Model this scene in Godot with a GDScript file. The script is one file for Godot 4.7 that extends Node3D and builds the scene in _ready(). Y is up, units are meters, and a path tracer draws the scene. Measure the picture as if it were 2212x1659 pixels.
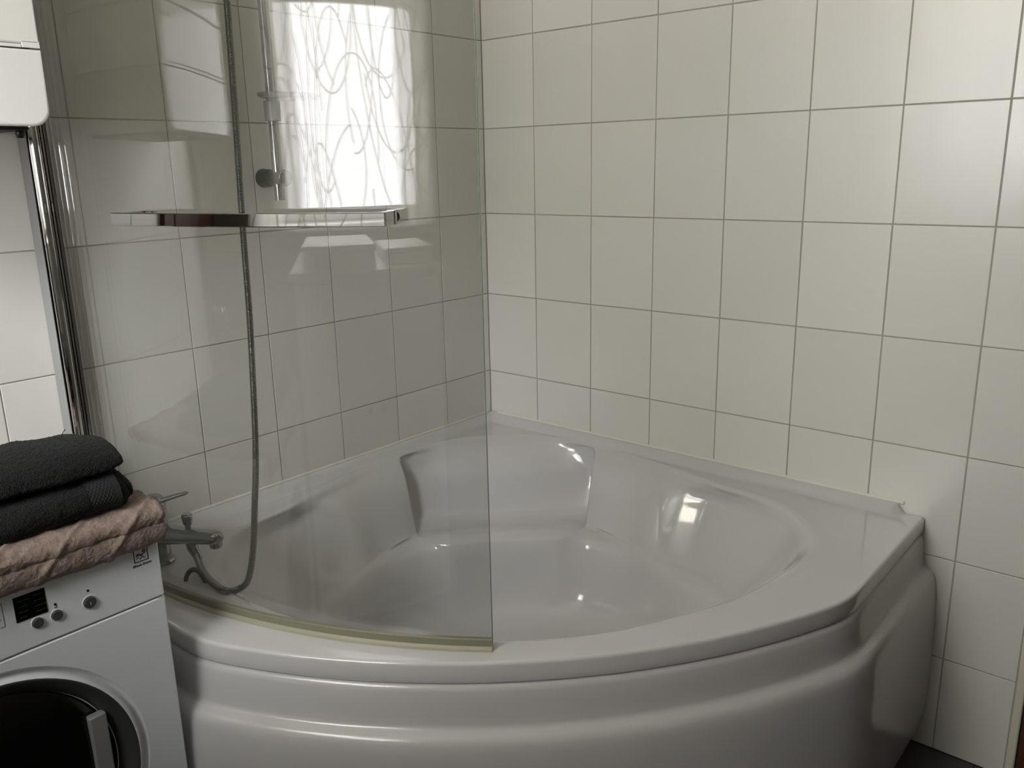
extends Node3D
# A tiled bathroom corner: curved corner bathtub, bowed glass screen, washing machine, boiler.
# x runs along the right-hand wall, z along the left-hand wall, both from the room corner; y is up.

var used := {}
var rng := RandomNumberGenerator.new()

# ------------------------------------------------------------------ mesh builder
class MB:
	var v := PackedVector3Array()
	var n := PackedVector3Array()
	var uv := PackedVector2Array()
	var idx := PackedInt32Array()

	func tri(a: int, b: int, c: int) -> void:
		idx.append(a); idx.append(b); idx.append(c)

	# rows of points joined into a smooth sheet; normals are averaged over the sheet
	func grid(rows: Array, close_u := false, close_v := false, flip := false) -> void:
		var base := v.size()
		var nr := rows.size()
		var nc: int = rows[0].size()
		for i in nr:
			for j in nc:
				v.append(rows[i][j]); uv.append(Vector2(float(j) / maxf(1, nc - 1), float(i) / maxf(1, nr - 1)))
		var acc := PackedVector3Array(); acc.resize(nr * nc)
		var ri := nr if close_v else nr - 1
		var cj := nc if close_u else nc - 1
		for i in ri:
			for j in cj:
				var a := i * nc + j
				var b := i * nc + (j + 1) % nc
				var c := ((i + 1) % nr) * nc + (j + 1) % nc
				var d := ((i + 1) % nr) * nc + j
				if flip:
					var t := b; b = d; d = t
				for q in [[a, b, c], [a, c, d]]:
					var f := (v[base + q[2]] - v[base + q[0]]).cross(v[base + q[1]] - v[base + q[0]])
					if f.length_squared() > 1e-20:
						tri(base + q[0], base + q[1], base + q[2])
						for k in q: acc[k] += f
		# points that coincide along a pole share their normal
		for i in nr:
			if rows[i][0].distance_to(rows[i][nc / 2]) < 1e-7:
				var s := Vector3.ZERO
				for j in nc: s += acc[i * nc + j]
				for j in nc: acc[i * nc + j] = s
		for k in acc.size(): n.append(acc[k].normalized())

	# flat fan round a centre, for caps
	func cap(ring: PackedVector3Array, flip := false) -> void:
		var c := Vector3.ZERO
		for p in ring: c += p
		c /= ring.size()
		var f := Vector3.ZERO
		for i in ring.size():
			f += (ring[(i + 1) % ring.size()] - c).cross(ring[i] - c)
		if flip: f = -f
		var base := v.size()
		v.append(c); n.append(f.normalized()); uv.append(Vector2(0.5, 0.5))
		for p in ring:
			v.append(p); n.append(f.normalized()); uv.append(Vector2.ZERO)
		for i in ring.size():
			var a := base + 1 + i
			var b := base + 1 + (i + 1) % ring.size()
			if flip: tri(base, b, a)
			else: tri(base, a, b)

	# box with rounded edges
	func rbox(c: Vector3, size: Vector3, r: float, seg := 2, basis := Basis.IDENTITY) -> void:
		var h := size / 2
		r = minf(r, minf(h.x, minf(h.y, h.z)) * 0.999)
		for ax in 3:
			for sgn in [-1.0, 1.0]:
				var u := (ax + 1) % 3
				var w := (ax + 2) % 3
				var cu := coords(h[u], r, seg)
				var cw := coords(h[w], r, seg)
				var base := v.size()
				for i in cu.size():
					for j in cw.size():
						var q := Vector3.ZERO
						q[ax] = h[ax] * sgn; q[u] = cu[i]; q[w] = cw[j]
						var inner := q.clamp(-(h - Vector3.ONE * r), h - Vector3.ONE * r)
						var d := (q - inner).normalized()
						v.append(c + basis * (inner + d * r)); n.append(basis * d)
						uv.append(Vector2(float(i) / (cu.size() - 1), float(j) / (cw.size() - 1)))
				for i in cu.size() - 1:
					for j in cw.size() - 1:
						var a := base + i * cw.size() + j
						var b := a + cw.size()
						if sgn > 0:
							tri(a, b + 1, b); tri(a, a + 1, b + 1)
						else:
							tri(a, b, b + 1); tri(a, b + 1, a + 1)

	func coords(h: float, r: float, seg: int) -> PackedFloat32Array:
		var out := PackedFloat32Array()
		for i in seg + 1: out.append(-(h - r) - r * tan(PI / 4 * (1.0 - float(i) / seg)))
		for i in seg + 1: out.append((h - r) + r * tan(PI / 4 * float(i) / seg))
		return out

	# round tube along a path; radii is one number per point
	func tube(path: PackedVector3Array, radii: PackedFloat32Array, sides := 12, caps := true, squash := Vector2.ONE, up := Vector3.UP) -> void:
		var rows := []
		var side := Vector3.ZERO
		for i in path.size():
			var t := (path[mini(i + 1, path.size() - 1)] - path[maxi(i - 1, 0)]).normalized()
			if i == 0:
				side = t.cross(up)
				if side.length() < 0.01: side = t.cross(Vector3.RIGHT)
			side = (side - t * side.dot(t)).normalized()
			var o := side.cross(t)
			var row := PackedVector3Array()
			for k in sides:
				var a := TAU * k / sides
				row.append(path[i] + (side * cos(a) * squash.x + o * sin(a) * squash.y) * radii[i])
			rows.append(row)
		grid(rows, true)
		if caps:
			cap(rows[0], true); cap(rows[-1])

	# turned profile: points are (distance along the axis, radius)
	func lathe(profile: PackedVector2Array, at: Vector3, axis: Vector3, sides := 32) -> void:
		axis = axis.normalized()
		var s := axis.cross(Vector3.UP)
		if s.length() < 0.01: s = axis.cross(Vector3.RIGHT)
		s = s.normalized()
		var o := s.cross(axis)
		var run := []
		for i in profile.size():
			var row := PackedVector3Array()
			for k in sides:
				var a := TAU * k / sides
				row.append(at + axis * profile[i].x + (s * cos(a) + o * sin(a)) * profile[i].y)
			run.append(row)
		grid(run, true)

	# a closed outline swept along frames: path points with their own x and y directions
	func sweep(outline: PackedVector2Array, at: PackedVector3Array, xs: PackedVector3Array, ys: PackedVector3Array, caps := true, hard := true) -> void:
		var m := outline.size()
		if hard:
			for k in m:
				var rows := []
				for i in at.size():
					var a := outline[k]
					var b := outline[(k + 1) % m]
					rows.append(PackedVector3Array([at[i] + xs[i] * a.x + ys[i] * a.y, at[i] + xs[i] * b.x + ys[i] * b.y]))
				grid(rows)
		else:
			var rows := []
			for i in at.size():
				var row := PackedVector3Array()
				for k in m: row.append(at[i] + xs[i] * outline[k].x + ys[i] * outline[k].y)
				rows.append(row)
			grid(rows, true)
		if caps:
			for e in [0, at.size() - 1]:
				var ring := PackedVector3Array()
				for k in m: ring.append(at[e] + xs[e] * outline[k].x + ys[e] * outline[k].y)
				cap(ring, e == 0)

	# turn everything inside out if the closed shape came out that way
	func outward() -> void:
		var vol := 0.0
		for i in range(0, idx.size(), 3):
			vol += v[idx[i]].dot(v[idx[i + 1]].cross(v[idx[i + 2]]))
		if vol > 0: invert()

	func invert() -> void:
		for i in range(0, idx.size(), 3):
			var t := idx[i + 1]; idx[i + 1] = idx[i + 2]; idx[i + 2] = t
		for i in n.size(): n[i] = -n[i]

	func mesh() -> ArrayMesh:
		var a := []
		a.resize(Mesh.ARRAY_MAX)
		a[Mesh.ARRAY_VERTEX] = v; a[Mesh.ARRAY_NORMAL] = n; a[Mesh.ARRAY_TEX_UV] = uv; a[Mesh.ARRAY_INDEX] = idx
		var m := ArrayMesh.new()
		m.add_surface_from_arrays(Mesh.PRIMITIVE_TRIANGLES, a)
		return m

# ------------------------------------------------------------------ scene helpers
func numbered(called: String) -> String:
	if not used.has(called):
		used[called] = 0
		return called
	used[called] += 1
	return "%s_%03d" % [called, used[called]]

func thing(called: String, label: String, category: String, at := Vector3.ZERO, group := "") -> Node3D:
	var o := Node3D.new()
	o.name = numbered(called); add_child(o, true)
	o.position = at
	tag(o, label, category, group)
	return o

func tag(o: Node3D, label: String, category: String, group := "") -> void:
	o.set_meta("label", label); o.set_meta("category", category)
	if group != "": o.set_meta("group", group)

# parts are built in room coordinates and shifted by where their thing stands
func part(called: String, mb: MB, mat: Material, parent: Node, label := "") -> MeshInstance3D:
	return place(called, mb.mesh(), mat, parent, label, true)

func place(called: String, m: Mesh, mat: Material, parent: Node, label := "", shift := false) -> MeshInstance3D:
	var o := MeshInstance3D.new()
	o.name = called; o.mesh = m; o.material_override = mat
	o.cast_shadow = GeometryInstance3D.SHADOW_CASTING_SETTING_ON
	if label != "": o.set_meta("label", label)
	parent.add_child(o, true)
	if shift:
		var off := Vector3.ZERO
		var q := parent
		while q != self:
			off += q.position; q = q.get_parent()
		o.position = -off
	return o

func struct(called: String, label: String, category: String) -> Node3D:
	var o := Node3D.new()
	o.name = called; add_child(o, true)
	o.set_meta("kind", "structure")
	tag(o, label, category)
	return o

func P(list: Array) -> PackedVector3Array:
	var out := PackedVector3Array()
	for p in list: out.append(p)
	return out

func box(c: Vector3, s: Vector3, r := 0.001, seg := 1) -> MB:
	var m := MB.new(); m.rbox(c, s, r, seg); return m

func span(a: Vector3, b: Vector3, r := 0.001, seg := 1) -> MB:
	return box((a + b) / 2, (b - a).abs(), r, seg)

# smooth path through given points
func spline(pts: Array, steps: int) -> PackedVector3Array:
	var c := Curve3D.new()
	for i in pts.size():
		var t: Vector3 = (pts[mini(i + 1, pts.size() - 1)] - pts[maxi(i - 1, 0)]) / 6.0
		c.add_point(pts[i], -t, t)
	c.bake_interval = 0.002
	var out := PackedVector3Array()
	var l := c.get_baked_length()
	for i in steps + 1: out.append(c.sample_baked(l * i / steps, true))
	return out

func same(r: float, k: int) -> PackedFloat32Array:
	var a := PackedFloat32Array(); a.resize(k); a.fill(r); return a

# ------------------------------------------------------------------ materials
func std(color: Color, rough := 0.5, metal := 0.0) -> StandardMaterial3D:
	var m := StandardMaterial3D.new()
	m.albedo_color = color; m.roughness = rough; m.metallic = metal
	return m

func noise_tex(freq: float, octaves: int, lo: Color, hi: Color, sd: int, size := 512, bump := -1.0) -> NoiseTexture2D:
	var f := FastNoiseLite.new()
	f.seed = sd; f.frequency = freq; f.fractal_octaves = octaves; f.noise_type = FastNoiseLite.TYPE_SIMPLEX_SMOOTH
	var t := NoiseTexture2D.new()
	t.width = size; t.height = size; t.seamless = true; t.noise = f
	if bump > 0:
		t.as_normal_map = true; t.bump_strength = bump
	else:
		var g := Gradient.new()
		g.set_color(0, lo); g.set_color(1, hi)
		t.color_ramp = g
	return t

func glazed(color: Color, rough: float, sd: int) -> StandardMaterial3D:
	var m := std(color, rough)
	m.metallic_specular = 0.5
	m.normal_enabled = true
	m.normal_texture = noise_tex(0.006, 2, Color.BLACK, Color.WHITE, sd, 512, 1.2)
	m.normal_scale = 0.35
	m.uv1_triplanar = true; m.uv1_world_triplanar = true; m.uv1_scale = Vector3.ONE * 2.0
	return m

# ------------------------------------------------------------------ measured layout
const GLASS_C := Vector2(0.15, 0.008)   # centre of the screen's curve in plan
const GLASS_R := 1.2787
const RIM := 0.583
const MX := 0.505                               # front face of the washing machine
const MZ := 1.3865                              # its side beside the bathtub

func glass_at(x: float) -> Vector2:
	return Vector2(x, GLASS_C.y + sqrt(GLASS_R * GLASS_R - (x - GLASS_C.x) * (x - GLASS_C.x)))

func _ready() -> void:
	rng.seed = 7
	# ---- camera
	var cam := Camera3D.new()
	cam.name = "camera"
	cam.fov = rad_to_deg(2.0 * atan(829.5 / 1820.06))
	cam.near = 0.05; cam.far = 50.0
	add_child(cam)
	cam.transform = Transform3D(Basis(Vector3(0.76274944, -0.01997711, -0.64638549), Vector3(-0.14774017, 0.96770708, -0.20424456), Vector3(0.62959204, 0.25128453, 0.73516662)), Vector3(1.78543, 1.38650, 1.97673))
	cam.current = true
	# ---- sky and exposure
	var env := Environment.new()
	var sky := Sky.new()
	var sm := ProceduralSkyMaterial.new()
	sm.sky_top_color = Color(0.72, 0.78, 0.86); sm.sky_horizon_color = Color(0.9, 0.9, 0.88)
	sm.ground_horizon_color = Color(0.6, 0.58, 0.54); sm.ground_bottom_color = Color(0.4, 0.38, 0.35)
	sm.sun_angle_max = 0.0
	sm.sky_energy_multiplier = 2.5; sm.ground_energy_multiplier = 1.0
	sky.sky_material = sm
	env.background_mode = Environment.BG_SKY
	env.sky = sky
	env.tonemap_mode = Environment.TONE_MAPPER_LINEAR
	env.tonemap_exposure = 0.91
	env.sdfgi_enabled = true; env.ssao_enabled = true; env.ssil_enabled = true
	var we := WorldEnvironment.new()
	we.name = "world_environment"; we.environment = env
	add_child(we)
	# ---- daylight through the frosted window, just in front of its pane
	var day := AreaLight3D.new()
	day.name = "window_light"
	day.area_size = Vector2(0.52, 0.50)
	day.light_color = Color(1.0, 0.97, 0.905)
	day.light_energy = 1.75
	day.area_range = 12.0
	day.shadow_enabled = true
	day.position = Vector3(0.80, WIN.end.y - 0.30, DEEP + 0.09)
	add_child(day)
	# added hazy sun, aimed through the upper pane to brighten the left wall
	var sun := DirectionalLight3D.new()
	sun.name = "added_sun"
	sun.light_color = Color(0.95, 0.975, 1.0)
	sun.light_energy = 3.6
	sun.light_angular_distance = 31.0
	sun.shadow_enabled = true
	add_child(sun)
	sun.look_at_from_position(Vector3(0.85, 2.25, 2.8), Vector3(0.05, 1.15, 1.40))

	build_room()
	build_window()
	build_added_cabinet()
	build_tub()
	build_screen()
	build_mixer()
	build_hose()
	build_rail()
	build_machine()
	build_linen()
	build_boiler()

const WIN := Rect2(0.36, 1.215, 1.14, 1.35)       # x, y of the window opening in the front wall
const DEEP := 2.8                                # room depth
const WIDE := 2.3
const HIGH := 2.62

# ------------------------------------------------------------------ room
func build_room() -> void:
	var grout := std(Color(0.65, 0.632, 0.595), 0.9)
	var paint := std(Color(0.88, 0.87, 0.845), 0.8)
	var shade_taupe := std(Color(0.43, 0.415, 0.39), 0.8)  # walls coloured darker to stand for backlit shade and cut bounced light
	var tiles := []
	for k in 4:
		var j := 0.006 * (k - 1.5)
		tiles.append(glazed(Color(0.875 + j, 0.867 + j, 0.838 + j), 0.22 + 0.02 * k, 11 + k))
	# right-hand wall in the picture
	var wa := struct("wall_back", "white tiled wall behind the bathtub, on the right of the corner", "wall")
	part("grout_bed", span(Vector3(-0.15, 0, -0.15), Vector3(1.575, HIGH, -0.0014)), grout, wa)
	var ya := [0.0, 0.244, 0.494, 0.744, 0.994, 1.244, 1.494, 1.744, 1.994, 2.244, 2.494, HIGH]
	var xa := [0.0]
	for k in 7: xa.append(0.1948 + 0.2021 * k)
	xa.append(1.558)
	var cache := {}
	for r in ya.size() - 1:
		for c in xa.size() - 1:
			if ya[r + 1] < 0.5 and xa[c + 1] < 1.3: continue
			tile(wa, cache, tiles, Vector3((xa[c] + xa[c + 1]) / 2, (ya[r] + ya[r + 1]) / 2, 0), xa[c + 1] - xa[c], ya[r + 1] - ya[r], Basis.IDENTITY, 0.0028)
	# left-hand wall
	var wb := struct("wall_left", "white tiled wall behind the glass screen, on the left of the corner", "wall")
	part("grout_bed", span(Vector3(-0.15, 0, -0.1), Vector3(-0.0014, HIGH, DEEP + 0.2)), grout, wb)
	var zb := [0.0]
	for k in 13: zb.append(0.2013 + 0.2029 * k)
	zb.append(DEEP)
	for r in ya.size() - 1:
		for c in zb.size() - 1:
			if ya[r + 1] < 0.75 and ya[r + 1] < 0.5: continue
			tile(wb, cache, tiles, Vector3(0, (ya[r] + ya[r + 1]) / 2, (zb[c] + zb[c + 1]) / 2), zb[c + 1] - zb[c], ya[r + 1] - ya[r], Basis(Vector3.UP, PI / 2), 0.0026)
	# floor of dark tiles
	var fl := struct("floor", "dark grey tiled bathroom floor", "floor")
	part("screed", span(Vector3(-0.15, -0.15, -0.15), Vector3(WIDE + 0.15, -0.004, DEEP + 0.2)), std(Color(0.16, 0.155, 0.145), 0.9), fl)
	var fm := []
	for k in 3:
		fm.append(std(Color(0.25 + 0.01 * k, 0.245 + 0.01 * k, 0.235 + 0.01 * k), 0.45))
	for i in 8:
		for j in 10:
			var a := Vector3(i * 0.3 + 0.0015, -0.0039, j * 0.3 + 0.0015)
			part("tile", span(a, a + Vector3(0.297, 0.0039, 0.297), 0.001), fm[rng.randi() % 3], fl)
	# the rest of the shell
	var ce := struct("ceiling", "plain off-white bathroom ceiling", "ceiling")
	part("slab", span(Vector3(-0.15, HIGH, -0.15), Vector3(WIDE + 0.15, HIGH + 0.15, DEEP + 0.2)), paint, ce)
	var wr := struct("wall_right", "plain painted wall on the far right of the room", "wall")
	part("plaster", span(Vector3(WIDE, 0, -0.15), Vector3(WIDE + 0.15, HIGH, DEEP + 0.2)), shade_taupe, wr)
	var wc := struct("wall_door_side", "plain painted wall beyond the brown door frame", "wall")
	part("plaster", span(Vector3(1.575, 0, -0.15), Vector3(WIDE + 0.15, HIGH, -0.012)), shade_taupe, wc)
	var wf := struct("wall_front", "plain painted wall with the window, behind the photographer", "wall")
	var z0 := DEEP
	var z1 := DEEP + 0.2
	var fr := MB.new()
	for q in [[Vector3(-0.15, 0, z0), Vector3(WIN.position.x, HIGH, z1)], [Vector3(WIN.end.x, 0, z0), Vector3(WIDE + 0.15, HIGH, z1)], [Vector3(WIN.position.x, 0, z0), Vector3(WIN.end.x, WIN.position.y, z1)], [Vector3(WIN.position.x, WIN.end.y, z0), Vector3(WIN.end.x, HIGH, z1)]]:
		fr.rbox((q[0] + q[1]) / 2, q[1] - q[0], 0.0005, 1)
	part("plaster", fr, shade_taupe, wf)
	# tile edge trim and door frame at the right end of the tiled wall
	var tr := struct("trim_1", "white rounded edge strip ending the tiled wall on the right", "trim")
	var m := MB.new()
	m.rbox(Vector3(1.5685, HIGH / 2, -0.002), Vector3(0.019, HIGH, 0.012), 0.005, 3)
	part("edge_strip", m, glazed(Color(0.86, 0.83, 0.77), 0.4, 31), tr)
	var dr := struct("trim_2", "brown wooden door frame beside the end of the tiled wall", "door frame")
	var wood := std(Color(0.34, 0.2, 0.12), 0.45)
	var wn := noise_tex(0.01, 3, Color(0.75, 0.68, 0.6), Color(1, 1, 1), 5, 512)
	wood.albedo_texture = wn; wood.uv1_triplanar = true; wood.uv1_scale = Vector3(14, 1, 14)
	part("jamb", span(Vector3(1.582, 0, -0.012), Vector3(1.66, 2.1, 0.012), 0.003, 2), wood, dr)
	var d1 := struct("door_1", "added brown wooden panelled door in the left wall, beyond the washing machine", "door")  # unseen dark door, added to darken the towel bar's reflection and cut bounce
	part("door_leaf", span(Vector3(0.0005, 0.0, 2.06), Vector3(0.03, 2.02, 2.74), 0.003, 2), wood, d1)
	for q in [0.16, 1.10]:
		part("door_panel", span(Vector3(0.03, q, 2.16), Vector3(0.037, q + 0.78, 2.64), 0.006, 3), wood, d1)
	var dk := MB.new()
	dk.lathe(PackedVector2Array([Vector2(0.0, 0.022), Vector2(0.006, 0.022), Vector2(0.010, 0.010), Vector2(0.03, 0.010), Vector2(0.036, 0.024), Vector2(0.055, 0.022), Vector2(0.06, 0.0)]), Vector3(0.03, 1.0, 2.12), Vector3.RIGHT, 20)
	dk.outward()
	part("door_handle", dk, chrome(0.2), d1)
	# bead of sealant where the bath meets both walls
	var seal := struct("trim_3", "white silicone sealant bead between the bathtub rim and the tiles", "sealant")
	var sb := MB.new()
	var line := P([Vector3(1.288, 0.6065, 0.001), Vector3(0.9, 0.6065, 0.001), Vector3(0.3, 0.6065, 0.001), Vector3(0.03, 0.6065, 0.0012)])
	sb.tube(line, same(0.0042, 4), 8)
	var line2 := P([Vector3(0.0012, 0.6065, 0.02), Vector3(0.001, 0.6065, 0.5), Vector3(0.001, 0.6065, 1.27)])
	sb.tube(line2, same(0.0042, 3), 8)
	part("bead", sb, std(Color(0.88, 0.87, 0.82), 0.4), seal)

func tile(wall: Node3D, cache: Dictionary, mats: Array, at: Vector3, w: float, h: float, turn: Basis, gap: float) -> void:
	var key := "%d_%d_%d" % [roundi(w * 1e4), roundi(h * 1e4), roundi(gap * 1e4)]
	if not cache.has(key):
		var m := MB.new()
		m.rbox(Vector3(0, 0, -0.0025), Vector3(w - gap, h - gap, 0.005), 0.0012, 2)
		cache[key] = m.mesh()
	var o := place("tile", cache[key], mats[rng.randi() % mats.size()], wall)
	var tilt := Basis(Vector3.UP, rng.randfn(0, 0.0022)) * Basis(Vector3.RIGHT, rng.randfn(0, 0.0022))
	o.transform = Transform3D(turn * tilt, at + turn * Vector3(0, 0, -absf(rng.randfn(0, 0.0002))))

# ------------------------------------------------------------------ window and curtain (seen only as a reflection)
func build_window() -> void:
	var wn := struct("window_1", "white framed frosted window behind the photographer", "window")
	var white := std(Color(0.88, 0.88, 0.87), 0.35)
	var a := WIN.position
	var b := WIN.end
	var f := MB.new()
	for q in [[Vector3(a.x, a.y, DEEP + 0.10), Vector3(a.x + 0.04, b.y, DEEP + 0.16)], [Vector3(b.x - 0.04, a.y, DEEP + 0.10), Vector3(b.x, b.y, DEEP + 0.16)], [Vector3(a.x + 0.04, a.y, DEEP + 0.10), Vector3(b.x - 0.04, a.y + 0.04, DEEP + 0.16)], [Vector3(a.x + 0.04, b.y - 0.04, DEEP + 0.10), Vector3(b.x - 0.04, b.y, DEEP + 0.16)]]:
		f.rbox((q[0] + q[1]) / 2, q[1] - q[0], 0.004, 2)
	part("window_frame", f, white, wn)
	var pane := std(Color(0.9, 0.9, 0.9), 0.6)
	pane.emission_enabled = true
	pane.emission = Color(0.985, 0.99, 1.0)
	pane.emission_energy_multiplier = 14.5
	part("pane", span(Vector3(a.x + 0.035, a.y + 0.035, DEEP + 0.12), Vector3(b.x - 0.035, 1.945, DEEP + 0.13)), pane, wn)
	var clear := StandardMaterial3D.new()
	clear.albedo_color = Color(0.9, 0.95, 0.92, 0.04); clear.roughness = 0.0
	clear.transparency = BaseMaterial3D.TRANSPARENCY_ALPHA
	part("pane", span(Vector3(a.x + 0.035, 1.945, DEEP + 0.124), Vector3(b.x - 0.035, b.y - 0.035, DEEP + 0.128)), clear, wn, "clear upper pane")
	part("transom_bar", span(Vector3(a.x + 0.04, 1.925, DEEP + 0.10), Vector3(b.x - 0.04, 1.965, DEEP + 0.16), 0.004, 2), white, wn)
	part("window_sill", span(Vector3(a.x - 0.03, a.y - 0.03, DEEP - 0.035), Vector3(b.x + 0.03, a.y - 0.001, DEEP + 0.10), 0.004, 2), white, wn)
	# sheer curtain with thread swirls
	var img := Image.create(1024, 1024, false, Image.FORMAT_RGBA8)
	for i in 1024:
		var u := i / 1023.0
		var side := maxf(1.0 - smoothstep(0.19, 0.25, u), smoothstep(0.78, 0.84, u))
		var a2 := lerpf(0.25, 0.80, side) + 0.03 * sin(i * 0.13) * (0.4 + side)
		img.fill_rect(Rect2i(i, 0, 1, 1024), Color(0.93, 0.92, 0.90, a2 if u > 0.012 and u < 0.988 else 0.35))
	var r2 := RandomNumberGenerator.new(); r2.seed = 21
	for k in 70:
		var cx := r2.randf_range(-60, 1080)
		var cy := r2.randf_range(-100, 1100)
		var rx := r2.randf_range(70, 210)
		var ry := r2.randf_range(160, 380)
		var tilt := r2.randf_range(-0.35, 0.35)
		var a0 := r2.randf_range(0, TAU)
		var len := r2.randf_range(2.2, 5.0)
		var steps := int(len * maxf(rx, ry) * 0.8)
		for i in steps:
			var t := a0 + len * i / steps
			var grow := 1.0 - 0.12 * float(i) / steps
			var q := Vector2(cos(t) * rx, sin(t) * ry).rotated(tilt) * grow + Vector2(cx, cy)
			for dx in 7:
				for dy in 4:
					var px := int(q.x) + dx
					var py := int(q.y) + dy
					if px >= 0 and py >= 0 and px < 1024 and py < 1024: img.set_pixel(px, py, Color(0.6, 0.58, 0.53, 0.58 if img.get_pixel(px, py).a < 0.6 else 0.9))
	var cm := std(Color.WHITE, 0.9)
	cm.albedo_texture = ImageTexture.create_from_image(img)
	cm.transparency = BaseMaterial3D.TRANSPARENCY_ALPHA
	cm.cull_mode = BaseMaterial3D.CULL_DISABLED
	cm.backlight_enabled = true; cm.backlight = Color(0.9, 0.9, 0.88)
	var ct := thing("curtain", "sheer white curtain with thin swirling thread pattern hanging over the frosted window", "curtain", Vector3(0.925, 1.19, DEEP - 0.07))
	var rows := []
	for i in 41:
		var row := PackedVector3Array()
		for j in 97:
			var u := j / 96.0
			var t := i / 40.0
			var fold := sin(u * 47.0 + sin(u * 9.0) * 1.5) * 0.005 * (0.4 + t)
			var y := lerpf(2.57, 1.185, t)
			if t > 0.97: y += 0.03 * pow(absf(u - 0.5) * 2.0, 12)
			row.append(Vector3(lerpf(1.55, 0.30, u), y, DEEP - 0.07 + fold))
		rows.append(row)
	var cl := MB.new(); cl.grid(rows)
	part("cloth", cl, cm, ct)
	var rod := MB.new()
	rod.tube(P([Vector3(0.20, 2.58, DEEP - 0.07), Vector3(1.65, 2.58, DEEP - 0.07)]), same(0.009, 2), 12)
	rod.rbox(Vector3(0.23, 2.58, DEEP - 0.035), Vector3(0.014, 0.014, 0.07), 0.003)
	rod.rbox(Vector3(1.62, 2.58, DEEP - 0.035), Vector3(0.014, 0.014, 0.07), 0.003)
	part("curtain_rod", rod, white, ct)

# cabinet and boxes added to block low window light; screen and towel bar mirror them
func build_added_cabinet() -> void:
	var cb := thing("cabinet", "white double door bathroom cabinet added under the window, behind the photographer", "cabinet", Vector3(0.9, 0, 2.45))
	var white := std(Color(0.84, 0.84, 0.83), 0.4)
	part("carcass", span(Vector3(0.50, 0.06, 2.17), Vector3(1.32, 1.09, 2.74), 0.003, 2), white, cb)
	part("top", span(Vector3(0.48, 1.09, 2.14), Vector3(1.34, 1.115, 2.75), 0.004, 2), white, cb)
	part("plinth", span(Vector3(0.53, 0.0, 2.2), Vector3(1.29, 0.06, 2.72), 0.002), std(Color(0.4, 0.4, 0.4), 0.6), cb)
	for k in 2:
		var x0 := 0.505 + k * 0.406
		var d := part("door", span(Vector3(x0, 0.07, 2.15), Vector3(x0 + 0.403, 1.08, 2.169), 0.003, 2), white, cb)
		var kb := MB.new()
		kb.lathe(PackedVector2Array([Vector2(0.0, 0.006), Vector2(0.012, 0.007), Vector2(0.016, 0.012), Vector2(0.022, 0.012), Vector2(0.025, 0.008), Vector2(0.025, 0.0)]), Vector3(0.87 + k * 0.08, 0.72, 2.15), Vector3.FORWARD, 20)
		kb.outward()
		part("door_knob", kb, chrome(0.2), d)

	var b1 := thing("added_box", "added wide white lidded box on top of the cabinet under the window", "box", Vector3(0.78, 1.115, 2.35))
	part("box_body", span(Vector3(0.56, 1.1155, 2.19), Vector3(0.96, 1.165, 2.55), 0.006, 2), white, b1)
	part("lid", span(Vector3(0.555, 1.1655, 2.185), Vector3(0.965, 1.182, 2.555), 0.005, 2), white, b1)
	var b2 := thing("added_box", "added smaller white lidded box on the cabinet, nearer the middle of the room", "box", Vector3(1.16, 1.115, 2.35))
	part("box_body", span(Vector3(1.02, 1.1155, 2.2), Vector3(1.30, 1.150, 2.5), 0.006, 2), white, b2)
	part("lid", span(Vector3(1.015, 1.1505, 2.195), Vector3(1.305, 1.165, 2.505), 0.005, 2), white, b2)

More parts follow.
